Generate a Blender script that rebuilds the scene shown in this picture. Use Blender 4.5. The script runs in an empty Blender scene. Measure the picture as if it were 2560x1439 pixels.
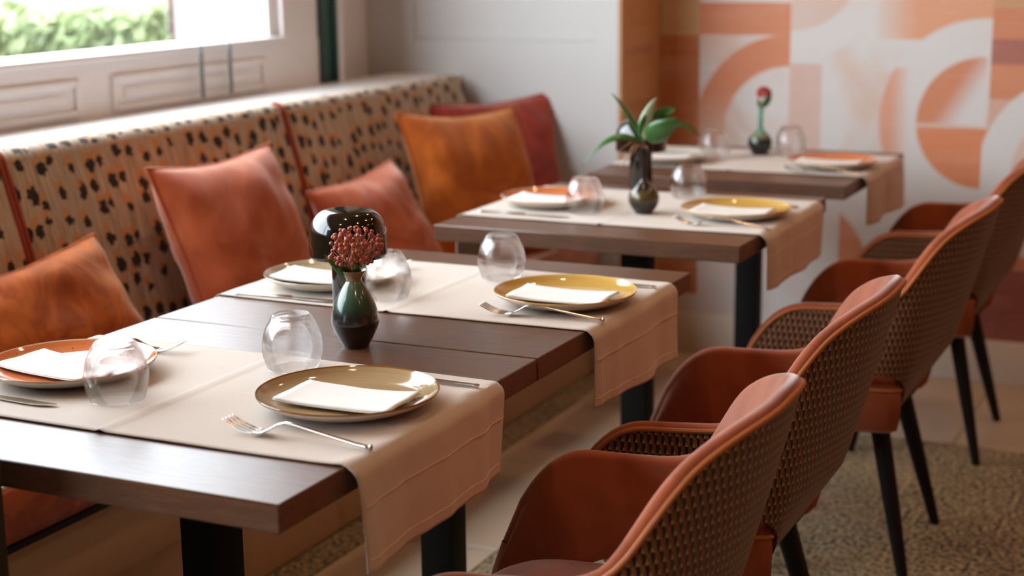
import bpy, bmesh, math, random
from mathutils import Vector, Matrix, noise
random.seed(7)
PI = math.pi
S = bpy.context.scene
COL = S.collection

# ------------------------------------------------------------------ camera, world, sun, exposure
cam_d = bpy.data.cameras.new('camera')
cam = bpy.data.objects.new('camera', cam_d)
COL.objects.link(cam)
RT = Vector((0.90266022, 0.43017613, -0.01237054))
UP = Vector((-0.07983087, 0.19562086, 0.97742494))
FW = Vector((-0.42288481, 0.88129506, -0.2109205))
m = Matrix.Identity(4)
for i in range(3):
    m[i][0] = RT[i]; m[i][1] = UP[i]; m[i][2] = -FW[i]
m[0][3], m[1][3], m[2][3] = 0.9538, -1.3822, 1.35
cam.matrix_world = m
cam_d.sensor_fit = 'HORIZONTAL'
cam_d.sensor_width = 36.0
cam_d.lens = 3960.28 / 2560 * 36
cam_d.clip_start = 0.05
cam_d.dof.use_dof = True
cam_d.dof.focus_distance = 2.30
cam_d.dof.aperture_fstop = 3.3
S.camera = cam

w = bpy.data.worlds.new('sky'); S.world = w; w.use_nodes = True
bg = w.node_tree.nodes['Background']
bg.inputs[0].default_value = (0.84, 0.93, 1.0, 1)
bg.inputs[1].default_value = 11.6

sun_d = bpy.data.lights.new('sun', 'SUN'); sun_d.energy = 1.0; sun_d.angle = 0.03
sun_d.color = (1, .96, .9)
sun = bpy.data.objects.new('sun', sun_d); COL.objects.link(sun)
sun.rotation_euler = Vector((-0.45, 0.35, -1.0)).to_track_quat('-Z', 'Y').to_euler()
sun.location = (2, -2, 6)

def portal(name, loc, rot, sx, sy):
    d = bpy.data.lights.new(name, 'AREA'); d.shape = 'RECTANGLE'; d.size = sx; d.size_y = sy
    d.cycles.is_portal = True
    o = bpy.data.objects.new(name, d); COL.objects.link(o); o.location = loc; o.rotation_euler = rot
portal('window_portal', (-1.74, -0.6, 1.85), (0, -PI/2, 0), 1.55, 6.3)

S.view_settings.view_transform = 'Standard'
S.view_settings.look = 'None'
S.view_settings.gamma = 1.0
S.view_settings.exposure = 0.0
S.view_settings.use_curve_mapping = False

LAMP_W = 10.5       # downlights
# ------------------------------------------------------------------ node helpers
def srgb(r, g, b):
    f = lambda c: ((c/255)/12.92 if c/255 <= .04045 else (((c/255)+.055)/1.055)**2.4)
    return (f(r), f(g), f(b), 1)

class NT:
    def __init__(s, name):
        s.m = bpy.data.materials.new(name); s.m.use_nodes = True
        s.t = s.m.node_tree; s.t.nodes.clear()
        s.out = s.t.nodes.new('ShaderNodeOutputMaterial')
        s.b = s.t.nodes.new('ShaderNodeBsdfPrincipled')
        s.t.links.new(s.b.outputs[0], s.out.inputs[0])
    def n(s, typ, **kw):
        nd = s.t.nodes.new(typ)
        for k, v in kw.items(): setattr(nd, k, v)
        return nd
    def put(s, inp, v):
        if isinstance(v, X): v = v.s
        if isinstance(v, bpy.types.NodeSocket): s.t.links.new(v, inp)
        else: inp.default_value = v
    def math(s, op, a, b=0.0, c=0.0):
        nd = s.n('ShaderNodeMath', operation=op)
        s.put(nd.inputs[0], a); s.put(nd.inputs[1], b)
        if len(nd.inputs) > 2: s.put(nd.inputs[2], c)
        return X(s, nd.outputs[0])
    def coords(s, kind='Object'):
        nd = s.n('ShaderNodeTexCoord')
        return nd.outputs[kind]
    def xyz(s, v):
        nd = s.n('ShaderNodeSeparateXYZ'); s.put(nd.inputs[0], v)
        return [X(s, o) for o in nd.outputs]
    def comb(s, x, y, z=0.0):
        nd = s.n('ShaderNodeCombineXYZ')
        for i, v in enumerate((x, y, z)): s.put(nd.inputs[i], v)
        return nd.outputs[0]
    def scale(s, v, sc, loc=(0, 0, 0)):
        nd = s.n('ShaderNodeMapping'); s.put(nd.inputs[0], v)
        nd.inputs['Location'].default_value = loc; nd.inputs['Scale'].default_value = sc
        return nd.outputs[0]
    def noise(s, v, sc, det=3.0, rough=.5, dist=0.0):
        nd = s.n('ShaderNodeTexNoise'); s.put(nd.inputs['Vector'], v)
        nd.inputs['Scale'].default_value = sc; nd.inputs['Detail'].default_value = det
        nd.inputs['Roughness'].default_value = rough; nd.inputs['Distortion'].default_value = dist
        return X(s, nd.outputs[0])
    def voro(s, v, sc, rnd=1.0, feature='F1', dim='3D'):
        nd = s.n('ShaderNodeTexVoronoi', feature=feature, voronoi_dimensions=dim); s.put(nd.inputs['Vector'], v)
        nd.inputs['Scale'].default_value = sc; nd.inputs['Randomness'].default_value = rnd
        return nd
    def ramp(s, f, lo, hi):
        nd = s.n('ShaderNodeMapRange'); nd.interpolation_type = 'SMOOTHSTEP'
        s.put(nd.inputs[0], f); nd.inputs[1].default_value = lo; nd.inputs[2].default_value = hi
        return X(s, nd.outputs[0])
    def mix(s, f, a, b):
        nd = s.n('ShaderNodeMix', data_type='RGBA')
        s.put(nd.inputs[0], f); s.put(nd.inputs[6], a); s.put(nd.inputs[7], b)
        return nd.outputs[2]
    def col(s, v): s.put(s.b.inputs['Base Color'], v)
    def set(s, **kw):
        for k, v in kw.items(): s.put(s.b.inputs[k.replace('_', ' ')], v)
        return s
    def bump(s, h, strength=.3, dist=.001):
        nd = s.n('ShaderNodeBump'); s.put(nd.inputs['Height'], h)
        nd.inputs['Strength'].default_value = strength; nd.inputs['Distance'].default_value = dist
        s.t.links.new(nd.outputs[0], s.b.inputs['Normal'])

class X:
    def __init__(s, nt, sk): s.nt = nt; s.s = sk
    def __add__(s, o): return s.nt.math('ADD', s, o)
    def __radd__(s, o): return s.nt.math('ADD', o, s)
    def __sub__(s, o): return s.nt.math('SUBTRACT', s, o)
    def __rsub__(s, o): return s.nt.math('SUBTRACT', o, s)
    def __mul__(s, o): return s.nt.math('MULTIPLY', s, o)
    def __rmul__(s, o): return s.nt.math('MULTIPLY', s, o)
    def __truediv__(s, o): return s.nt.math('DIVIDE', s, o)
    def __lt__(s, o): return s.nt.math('LESS_THAN', s, o)
    def __gt__(s, o): return s.nt.math('GREATER_THAN', s, o)
    def fr(s): return s.nt.math('FRACT', s)
    def abs(s): return s.nt.math('ABSOLUTE', s)
    def sqrt(s): return s.nt.math('SQRT', s)
    def mn(s, o): return s.nt.math('MINIMUM', s, o)
    def mx(s, o): return s.nt.math('MAXIMUM', s, o)

def plain(name, c, rough=.5, metal=0.0, var=.06, nsc=30, bump=0.0, **kw):
    t = NT(name); c = srgb(*c)
    f = t.noise(t.coords(), nsc, 4)
    t.col(t.mix(f, tuple(x*(1-var) for x in c[:3])+(1,), tuple(min(1, x*(1+var)) for x in c[:3])+(1,)))
    t.set(Roughness=rough, Metallic=metal, **kw)
    if bump: t.bump(f, bump, .002)
    return t.m

def velvet(name, c, c2=None, tint=(1, .72, .6, 1), sheen=.9, blotch=6.0):
    t = NT(name); c = srgb(*c); c2 = srgb(*c2) if c2 else tuple(x*.6 for x in c[:3])+(1,)
    co = t.coords()
    a = t.noise(co, blotch, 3, .6, 1.5); b = t.noise(co, 900, 2)
    t.col(t.mix(t.ramp(a, .38, .62), c2, c))
    t.set(Roughness=.85, Sheen_Weight=sheen, Sheen_Roughness=.42, Sheen_Tint=tint, Specular_IOR_Level=.15)
    t.bump(b + a*2.0, .35, .0012)
    return t.m

M = {}
M['rust_velvet'] = velvet('rust_velvet', (186, 94, 56), (166, 76, 42))
M['ochre_velvet'] = velvet('ochre_velvet', (180, 94, 30), (156, 74, 20), tint=(1, .75, .45, 1), sheen=.45)
M['brown_velvet'] = velvet('brown_velvet', (180, 90, 32), (146, 62, 20), tint=(1, .75, .45, 1), sheen=.45, blotch=8)
M['red_velvet'] = velvet('red_velvet', (158, 54, 36), (125, 36, 26))
M['chair_velvet'] = velvet('chair_velvet', (158, 80, 46), (138, 66, 34), tint=(1, .90, .86, 1), sheen=1.0, blotch=5)
M['seat_velvet'] = velvet('seat_velvet', (178, 80, 34), (140, 52, 20), blotch=8)
M['piping'] = plain('piping_cord', (172, 98, 48), .6)
M['rust_piping'] = plain('rust_piping_cord', (150, 60, 30), .6)
M['black_metal'] = plain('black_metal', (9, 8, 8), .6, Specular_IOR_Level=.25)
M['leg_wood'] = plain('black_leg_wood', (9, 8, 8), .55, Specular_IOR_Level=.3)
M['white_paint'] = plain('white_paint', (238, 234, 232), .45, var=.02)
M['wall_white'] = plain('wall_white', (200, 199, 197), .6, var=.02, nsc=3)
M['cream_paint'] = plain('cream_paint', (192, 152, 114), .5, var=.04)
M['base_paint'] = plain('baseboard_paint', (222, 210, 194), .45)
M['warm_lit_paint'] = plain('warm_lit_paint', (202, 150, 104), .5, var=.06)
M['green_paint'] = plain('green_paint', (20, 62, 52), .35)
M['room_wall'] = plain('room_wall', (128, 74, 44), .8, nsc=3)
M['ceiling'] = plain('ceiling_paint', (176, 132, 98), .9, nsc=3)
M['tile'] = plain('floor_tile', (194, 172, 146), .35, var=.05, nsc=4)
M['grout'] = plain('grout', (120, 108, 95), .9)
M['steel'] = plain('polished_steel', (214, 206, 198), .16, 1.0, var=.02)
M['paper'] = plain('paper_napkin', (230, 229, 226), .8, var=.02, nsc=200, bump=.1)
M['lamp_black'] = plain('lamp_black', (20, 18, 10), .1, Coat_Weight=.6)
M['cord'] = plain('grey_cord', (120, 128, 128), .6)
M['crease_hem'] = plain('lit_crease_hem', (232, 214, 196), .8)
M['brass'] = plain('brass_trim', (190, 140, 90), .3, 1.0)
M['green_leaf'] = plain('green_leaf', (54, 98, 42), .3, var=.4, nsc=40)
M['pale_leaf'] = plain('pale_leaf', (176, 196, 160), .35, var=.3, nsc=30)
M['stalk'] = plain('stalk', (168, 112, 70), .6)
M['berry'] = plain('berry', (166, 80, 58), .5, var=.6, nsc=260, bump=.5)
M['bud'] = plain('bud', (170, 60, 48), .6, var=.4, nsc=120)
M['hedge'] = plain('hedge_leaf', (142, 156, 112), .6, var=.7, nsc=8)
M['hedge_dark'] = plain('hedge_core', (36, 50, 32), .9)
M['pavement'] = plain('pavement', (66, 66, 66), .9, var=.01, nsc=1)
M['post_pink'] = plain('post_paint', (84, 58, 50), .6)
M['dark_wood_post'] = plain('olive_post', (46, 40, 24), .5)

t = NT('window_glass')                                  # clear pane
t.b.inputs['Base Color'].default_value = (1, 1, 1, 1)
tr = t.n('ShaderNodeBsdfTransparent'); gs = t.n('ShaderNodeBsdfGlossy'); gs.inputs['Roughness'].default_value = 0.0
mx = t.n('ShaderNodeMixShader'); mx.inputs[0].default_value = .06; t.t.links.new(tr.outputs[0], mx.inputs[1]); t.t.links.new(gs.outputs[0], mx.inputs[2])
t.t.links.new(mx.outputs[0], t.out.inputs[0]); t.t.nodes.remove(t.b); M['pane'] = t.m
t = NT('glass'); t.b.inputs['Base Color'].default_value = (1, 1, 1, 1)
t.set(Roughness=0.0, IOR=1.46, Transmission_Weight=1.0)
tr = t.n('ShaderNodeBsdfTransparent'); mx = t.n('ShaderNodeMixShader'); mx.inputs[0].default_value = .58
t.t.links.new(tr.outputs[0], mx.inputs[1]); t.t.links.new(t.b.outputs[0], mx.inputs[2]); t.t.links.new(mx.outputs[0], t.out.inputs[0]); M['glass'] = t.m
t = NT('downlight'); t.b.inputs['Base Color'].default_value = (1, 1, 1, 1)
t.set(Emission_Color=(1, .72, .45, 1), Emission_Strength=60.0); M['lens'] = t.m

# dark oak table
t = NT('table_wood'); co = t.coords()
g = t.noise(t.scale(co, (6, 60, 60)), 2.2, 5, .6, .6); pores = t.noise(t.scale(co, (30, 400, 400)), 1.2, 2, .7)
base = t.mix(t.ramp(g, .3, .7), srgb(80, 50, 31), srgb(102, 66, 42))
t.col(t.mix(t.ramp(pores, .60, .68)*.6, base, srgb(28, 16, 12)))
t.set(Roughness=.38, Specular_IOR_Level=.6); t.bump(pores, -.12, .0004); M['table'] = t.m

# linen runner
t = NT('linen'); co = t.coords()
wa = t.noise(t.scale(co, (1400, 60, 60)), 1, 2); wb = t.noise(t.scale(co, (60, 1400, 1400)), 1, 2); st = t.noise(co, 6, 3)
t.col(t.mix(wa*.4 + wb*.4 + st*.2, srgb(186, 172, 160), srgb(208, 196, 184)))
t.set(Roughness=.9, Sheen_Weight=.2); t.bump(wa + wb, .25, .0006); M['linen'] = t.m

# banquette fabric
t = NT('spotted_fabric'); uv = t.coords('UV')
warp = t.n('ShaderNodeVectorMath', operation='SCALE')
nz = t.n('ShaderNodeTexNoise'); t.put(nz.inputs['Vector'], uv); nz.inputs['Scale'].default_value = 62
t.put(warp.inputs[0], nz.outputs['Color']); warp.inputs['Scale'].default_value = .024
add = t.n('ShaderNodeVectorMath', operation='ADD'); t.put(add.inputs[0], uv); t.put(add.inputs[1], warp.outputs[0])
P = t.scale(add.outputs[0], (19.5, 19.0, 1))
v1 = t.voro(P, 1.0, .62, dim='2D'); x, y, z = t.xyz(t.scale(v1.outputs['Color'], (1, 1, 1)))
d1 = X(t, v1.outputs['Distance'])
P2 = t.scale(add.outputs[0], (19.5, 19.0, 1), (.10, -.25, 0))
v2 = t.voro(P2, 1.0, .62, dim='2D'); d2 = X(t, v2.outputs['Distance'])
nn = t.noise(uv, 160, 2)
streak = t.noise(t.scale(uv, (220, 9, 1)), 1, 4, .65); fine = t.noise(t.scale(uv, (1500, 300, 1)), 1, 1)
b0 = t.mix(t.ramp(streak, .35, .66), srgb(152, 134, 114), srgb(216, 202, 182))
b1 = t.mix(fine*.3, b0, srgb(140, 116, 92))
halo = 1.0 - t.ramp(d2 + (nn-.5)*.2 - x*.08, .22, .27)
b2 = t.mix(halo*.7, b1, srgb(200, 142, 78))
spot = 1.0 - t.ramp(d1 + (nn-.5)*.28 - x*.13, .165, .20)
t.col(t.mix(spot, b2, srgb(26, 17, 13)))
t.set(Roughness=.9, Sheen_Weight=.2); t.bump(fine + streak, .3, .001); M['spots'] = t.m

# woven chair back
t = NT('woven_fabric'); U, V, _ = t.xyz(t.coords('UV'))
r = V/.0150; row = r.fr(); cu = (U/.0112 + (r - row)*.5).fr()
sl = (cu + row*.28).fr()
brown = t.mix(t.noise(t.coords('UV'), 70, 3), srgb(100, 57, 29), srgb(144, 90, 50))
c1 = t.mix(sl > .48, srgb(30, 13, 8), brown)
tri = ((sl - .48).abs() < (.48 - row)*.5)
c2 = t.mix(tri, c1, srgb(158, 130, 102))
t.col(c2); t.set(Roughness=.55, Specular_IOR_Level=.35, Sheen_Weight=.15)
t.bump((sl - .5).abs()*1.2 + tri*.4, .55, .003); M['woven'] = t.m

# granite
t = NT('granite'); co = t.coords()
a = t.noise(co, 85, 4, .75); b = t.noise(co, 170, 3, .7); cbig = t.noise(co, 3, 2)
c1 = t.mix(t.ramp(a + cbig*.12, .50, .60), srgb(38, 34, 30), srgb(184, 162, 124))
t.col(t.mix(t.ramp(b, .58, .64)*.8, c1, srgb(60, 56, 54))); t.set(Roughness=.5); M['granite'] = t.m

def ceramic(name, c, rim, sp=.4):
    t = NT(name); co = t.coords(); x, y, z = t.xyz(co)
    rr = (x*x + y*y).sqrt()
    ring = t.noise(t.comb(rr*260, (x + y)*3, 0.0), 1, 3, .6)
    c = srgb(*c)
    body = t.mix(ring, tuple(q*.70 for q in c[:3]) + (1,), tuple(min(1, q*1.12) for q in c[:3]) + (1,))
    v = t.voro(co, 120, 1.0); vd = X(t, v.outputs['Distance']); cx, cy, cz = t.xyz(v.outputs['Color'])
    body = t.mix((vd < .16)*(cx > .72)*sp, body, srgb(60, 34, 20))
    under = t.mix(t.ramp(z, -.004, .0), srgb(205, 195, 178), body)
    t.col(t.mix((rr > .1198), body, srgb(*rim)))
    t.set(Roughness=.08, Coat_Weight=.4, Coat_Roughness=.03); return t.m
PL = {'olive': ceramic('olive_glaze', (180, 154, 116), (140, 92, 44)),
      'orange': ceramic('orange_glaze', (206, 118, 70), (206, 170, 140), .9),
      'yellow': ceramic('yellow_glaze', (206, 164, 84), (214, 178, 112), .3),
      'sage': ceramic('sage_glaze', (176, 158, 128), (190, 180, 160)),
      'grey': ceramic('pale_glaze', (190, 184, 174), (190, 176, 150))}
M['under'] = plain('cream_glaze', (206, 196, 180), .2)

def vase_mat(name, stops):
    t = NT(name); x, y, z = t.xyz(t.coords())
    nz = t.noise(t.coords(), 45, 4); rp = t.n('ShaderNodeValToRGB')
    st = t.noise(t.scale(t.coords(), (120, 120, 8)), 1, 2)
    t.put(rp.inputs[0], (z + nz*.008 + st*.006)/.16)
    e = rp.color_ramp.elements
    while len(e) > 1: e.remove(e[-1])
    e[0].position = stops[0][0]; e[0].color = srgb(*stops[0][1])
    for p, c in stops[1:]:
        k = e.new(p); k.color = srgb(*c)
    t.col(rp.outputs[0]); t.set(Roughness=.2, Coat_Weight=.5, Coat_Roughness=.06)
    return t.m
M['vase_green'] = vase_mat('green_drip_glaze', [(0, (12, 8, 8)), (.30, (12, 9, 10)), (.36, (22, 28, 34)), (.45, (46, 76, 62)), (.66, (80, 108, 82)), (.72, (120, 100, 66)), (.85, (150, 118, 80))])
M['vase_black'] = vase_mat('black_bronze_glaze', [(0, (30, 20, 18)), (.20, (20, 14, 12)), (.30, (92, 74, 36)), (.42, (26, 24, 16)), (.9, (14, 12, 12))])
M['vase_teal'] = vase_mat('dark_teal_glaze', [(0, (18, 12, 12)), (.18, (16, 16, 18)), (.32, (30, 48, 40)), (.42, (120, 130, 100)), (.48, (60, 130, 110)), (.9, (110, 170, 150))])

# mural: ring sectors of a woven print
t = NT('mural_print'); co = t.coords(); x, _, z = t.xyz(co)
ORG, TAN, PALE, PINK, PURP, BRN = srgb(206, 134, 98), srgb(196, 158, 112), srgb(214, 211, 208), srgb(212, 186, 172), srgb(160, 98, 90), srgb(182, 112, 66)
def box(x0, x1, z0, z1): return (x > x0)*(x < x1)*(z > z0)*(z < z1)
def ring(cx, cz, r0, r1):
    dx = x - cx; dz = z - cz; d = (dx*dx + dz*dz).sqrt()
    e = .006
    return t.ramp(d, r0-e, r0+e)*(1.0 - t.ramp(d, r1-e, r1+e))
cloud = t.noise(co, 2.2, 3, .6, .8)
C = t.mix(t.ramp(cloud, .42, .66), PALE, PINK)
C = t.mix(box(-2, -.735, 1.058, 3), C, TAN)
C = t.mix(box(-2, -.735, .2, 1.058), C, BRN)
C = t.mix(box(-.735, -.434, 1.062, 1.165), C, ORG)
C = t.mix(box(-.735, -.434, 1.165, 1.18), C, PALE)
C = t.mix(box(-.735, -.434, 1.18, 3), C, ORG)
fade = t.ramp(z, .70, .90)
C = t.mix(ring(-.434, .75, .215, .315)*box(-.8, -.434, .70, 1.062)*(fade*.75 + .25), C, ORG)
C = t.mix(ring(-.434, 1.30, 0.0, .225)*box(-.434, .05, .9, 1.30)*.8, C, PINK)
C = t.mix(ring(-.434, 1.30, .225, .32)*box(-.434, .1, .9, 1.6), C, PALE)
C = t.mix(box(-.434, -.30, .68, .975)*t.ramp(x, -.26, -.43)*.0 + box(-.434, -.33, .60, .975)*.45, C, ORG)
C = t.mix(box(-.16, .185, 1.055, 1.7)*t.ramp(x, -.20, -.02), C, srgb(220, 160, 124))
C = t.mix(box(.185, 3, .2, 3), C, ORG)
C = t.mix(box(.185, 3, .985, 1.06)*.8, C, PURP)
C = t.mix(box(.185, 3, 1.15, 1.40)*.7, C, TAN)
C = t.mix(box(.185, 3, .72, .88)*.6, C, PINK)
C = t.mix(ring(.17, .805, .20, .315)*(x < .185)*(z > .45), C, t.mix(t.ramp(x, -.04, -.12)*(z < .97), PALE, srgb(216, 158, 130)))
C = t.mix(ring(.17, .805, 0.0, .20)*(x < .175)*(z > .800), C, t.mix(t.ramp(x - (z - .9)*.6, .06, .17), ORG, PALE))
C = t.mix(ring(.17, .805, 0.0, .20)*(z < .790), C, srgb(214, 134, 92))
C = t.mix(ring(.46, .66, .0, .30)*(x > .17), C, PALE)
C = t.mix(ring(.46, .66, .0, .20)*(x > .17), C, PINK)
C = t.mix(box(-.26, -.15, .30, .52)*ring(-.42, .30, 0, .26), C, ORG)
C = t.mix(box(.0, 3, .10, .36), C, PURP)
C = t.mix(ring(.55, .10, .0, .22), C, ORG)
wv = t.noise(t.scale(co, (6, 6, 260)), 1, 3, .7); wh = t.noise(t.scale(co, (260, 6, 6)), 1, 2, .7); bl = t.noise(t.scale(co, (3, 3, 16)), 1, 3)
C = t.mix(t.ramp(wv, .55, .8)*.35 + t.ramp(wh, .6, .85)*.2, C, srgb(236, 224, 214))
C = t.mix(t.ramp(bl, .5, .75)*.22, C, srgb(226, 190, 170))
t.col(C); t.set(Roughness=.7); M['mural'] = t.m

# ------------------------------------------------------------------ object helpers
def tag(o, label=None, cat=None, group=None, kind=None):
    if label: o['label'] = label
    if cat: o['category'] = cat
    if group: o['group'] = group
    if kind: o['kind'] = kind
    return o
def thing(name, label, cat, loc=(0, 0, 0), rz=0.0, group=None):
    o = bpy.data.objects.new(name, None); COL.objects.link(o); o.empty_display_size = .05
    o.location = loc; o.rotation_euler = (0, 0, rz)
    return tag(o, label, cat, group)
def mesh_obj(name, me, parent=None, loc=None):
    o = bpy.data.objects.new(name, me); COL.objects.link(o)
    if parent: o.parent = parent
    if loc: o.location = loc
    return o
def from_bm(name, bm, mat, parent=None, smooth=True, loc=None, mats=None):
    bmesh.ops.recalc_face_normals(bm, faces=bm.faces)
    me = bpy.data.meshes.new(name); bm.to_mesh(me); bm.free()
    for mm in (mats or [mat]): me.materials.append(mm)
    if smooth:
        for p in me.polygons: p.use_smooth = True
        try: me.set_sharp_from_angle(angle=math.radians(38))
        except Exception: pass
    return mesh_obj(name, me, parent, loc)
def box_bm(bm, x0, x1, y0, y1, z0, z1, bev=0.0, seg=2):
    vs = [bm.verts.new((x, y, z)) for x in (x0, x1) for y in (y0, y1) for z in (z0, z1)]
    fs = [(0, 1, 3, 2), (4, 6, 7, 5), (0, 4, 5, 1), (2, 3, 7, 6), (0, 2, 6, 4), (1, 5, 7, 3)]
    F = [bm.faces.new([vs[i] for i in f]) for f in fs]
    if bev:
        es = list({e for f in F for e in f.edges})
        bmesh.ops.bevel(bm, geom=es, offset=bev, segments=seg, profile=.5, affect='EDGES')
def box_obj(name, mat, dims, parent=None, bev=0.0, seg=2):
    bm = bmesh.new(); box_bm(bm, *dims, bev=bev, seg=seg)
    return from_bm(name, bm, mat, parent, smooth=bev > 0)
def lathe_bm(bm, prof, n=48, off=(0, 0)):
    rings = []
    for r, z in prof:
        if r < 1e-6: rings.append([bm.verts.new((off[0], off[1], z))])
        else: rings.append([bm.verts.new((off[0]+r*math.cos(2*PI*k/n), off[1]+r*math.sin(2*PI*k/n), z)) for k in range(n)])
    for a, b in zip(rings, rings[1:]):
        for k in range(n):
            k2 = (k+1) % n
            if len(a) == 1 and len(b) == 1: continue
            if len(a) == 1: bm.faces.new((a[0], b[k], b[k2]))
            elif len(b) == 1: bm.faces.new((a[k], b[0], a[k2]))
            else: bm.faces.new((a[k], b[k], b[k2], a[k2]))
def lathe(name, prof, mat, parent=None, n=48, loc=None):
    bm = bmesh.new(); lathe_bm(bm, prof, n); return from_bm(name, bm, mat, parent, loc=loc)
def smooth_prof(pts, k=6):
    out = []
    n = len(pts)
    for i in range(n-1):
        p0 = pts[max(i-1, 0)]; p1 = pts[i]; p2 = pts[i+1]; p3 = pts[min(i+2, n-1)]
        for j in range(k):
            u = j/k
            out.append(tuple(.5*((2*p1[q]) + (-p0[q]+p2[q])*u + (2*p0[q]-5*p1[q]+4*p2[q]-p3[q])*u*u + (-p0[q]+3*p1[q]-3*p2[q]+p3[q])*u**3) for q in range(len(p1))))
    out.append(pts[-1]); return out
def tube_bm(bm, pts, rad, n=8, cap=True, flat=None):
    pts = [Vector(p) for p in pts]; N = len(pts); prev = None; rings = []
    for i, p in enumerate(pts):
        t_ = (pts[min(i+1, N-1)] - pts[max(i-1, 0)]).normalized()
        if prev is None:
            a = Vector((0, 0, 1)) if abs(t_.z) < .9 else Vector((1, 0, 0))
            u = t_.cross(a).normalized()
        else: u = (prev - t_*prev.dot(t_)).normalized()
        prev = u; v = t_.cross(u)
        r = rad[i] if isinstance(rad, (list, tuple)) else rad
        fl = flat[i] if flat else 1.0
        rings.append([bm.verts.new(p + u*(r*math.cos(2*PI*k/n)) + v*(r*fl*math.sin(2*PI*k/n))) for k in range(n)])
    for a, b in zip(rings, rings[1:]):
        for k in range(n): bm.faces.new((a[k], a[(k+1) % n], b[(k+1) % n], b[k]))
    if cap:
        bm.faces.new(rings[0][::-1]); bm.faces.new(rings[-1])
def grid_bm(bm, f, nu, nv, uvf=None, closed_u=False):
    V = [[bm.verts.new(f(i/(nu), j/(nv))) for j in range(nv+1)] for i in range(nu+1)]
    lay = bm.loops.layers.uv.verify() if uvf else None
    for i in range(nu):
        for j in range(nv):
            F = bm.faces.new((V[i][j], V[i+1][j], V[i+1][j+1], V[i][j+1]))
            if uvf:
                for lp, (a, b) in zip(F.loops, ((i, j), (i+1, j), (i+1, j+1), (i, j+1))):
                    lp[lay].uv = uvf(a/nu, b/nv)
def copy_tree(o, parent=None):
    c = o.copy(); COL.objects.link(c)
    if parent: c.parent = parent
    for ch in list(o.children): copy_tree(ch, c)
    return c

# ------------------------------------------------------------------ setting
X0, X1, Y0, Y1, ZC = -1.78, 3.6, -4.0, 3.57, 2.9
fl = tag(box_obj('floor', M['grout'], (X0-.1, X1, Y0, Y1+.1, -.12, -.004)), kind='structure')
def tile_mesh(sx, sy):
    bm = bmesh.new(); box_bm(bm, 0, sx, 0, sy, -.006, 0, bev=.0015, seg=1)
    me = bpy.data.meshes.new('tile'); bm.to_mesh(me); bm.free(); me.materials.append(M['tile']); return me
# pale tiles: a lane in front of the banquette and a border along the mural wall
lane = tile_mesh(.306, .597)
for k in range(12):
    mesh_obj('tile', lane, fl, (-.868, Y0 + .6*k + .28 - .597, 0))
bord = tile_mesh(.597, .524)
thin_t = tile_mesh(.597, .15)
for k in range(8):
    mesh_obj('tile', bord, fl, (-.957 + .6*k, 2.886, 0)); mesh_obj('tile', thin_t, fl, (-.957 + .6*k, 3.413, 0))
box_obj('granite_slab', M['granite'], (-.559, X1, Y0, 2.883, -.006, 0), fl)
box_obj('granite_strip', M['granite'], (-.955, -.872, Y0, Y1, -.006, .0005), fl)

tag(box_obj('wall_back', M['mural'], (-.98, X1, Y1, Y1+.1, 0, ZC)), kind='structure')
tag(box_obj('baseboard_back', M['base_paint'], (-.88, X1, Y1-.012, Y1, 0, .135), bev=.003), kind='structure')
tag(box_obj('wall_right', M['room_wall'], (X1, X1+.1, Y0, Y1+.1, -.12, ZC)), kind='structure')
tag(box_obj('wall_front', M['room_wall'], (X0-.1, X1+.1, Y0-.1, Y0, -.12, ZC)), kind='structure')
tag(box_obj('ceiling', M['ceiling'], (X0-.1, X1+.1, Y0-.1, Y1+.1, ZC, ZC+.1)), kind='structure')

# panelled pier between window wall and mural: recessed panel and mouldings
bm = bmesh.new()
yf = 3.22
def quad(bm, ps): return bm.faces.new([bm.verts.new(p) for p in ps])
box_bm(bm, X0-.1, -.88, yf+.007, Y1+.1, 0, ZC)                      # core
box_bm(bm, X0-.1, -1.60, yf, yf+.007, 0, ZC)                        # stiles and rails
box_bm(bm, -.955, -.88, yf, yf+.007, 0, ZC)
box_bm(bm, -1.60, -.955, yf, yf+.007, 0, 1.055)
wp = tag(from_bm('wall_left_pier', bm, M['wall_white'], smooth=False), kind='structure'); wp.name = 'wall_corner'
for (a0, a1, b0, b1) in ((-1.60, -.955, 1.055, 2.6),):
    bm = bmesh.new(); d = .006
    for q in ((a0, a0+d, b0, b1), (a1-d, a1, b0, b1), (a0+d, a1-d, b0, b0+d), (a0+d, a1-d, b1-d, b1)):
        box_bm(bm, q[0], q[1], yf+.002, yf+.008, q[2], q[3], bev=.003)
    from_bm('panel_moulding', bm, M['wall_white'], wp)
# side return of the pier: cream boards coloured tan for the warm light on them, with a small recessed panel
bm = bmesh.new()
xs = -.88
box_bm(bm, xs, xs+.010, yf+.002, yf+.045, 0, ZC, bev=.002); box_bm(bm, xs, xs+.010, Y1-.06, Y1-.001, 0, ZC, bev=.002)
for z0, z1 in ((0, .30), (.86, .96), (1.03, 1.10), (2.5, ZC)): box_bm(bm, xs, xs+.010, yf+.045, Y1-.06, z0, z1)
box_bm(bm, xs, xs+.003, yf+.045, Y1-.06, 0, ZC)
from_bm('side_panelling', bm, M['warm_lit_paint'], wp, smooth=False)

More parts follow.
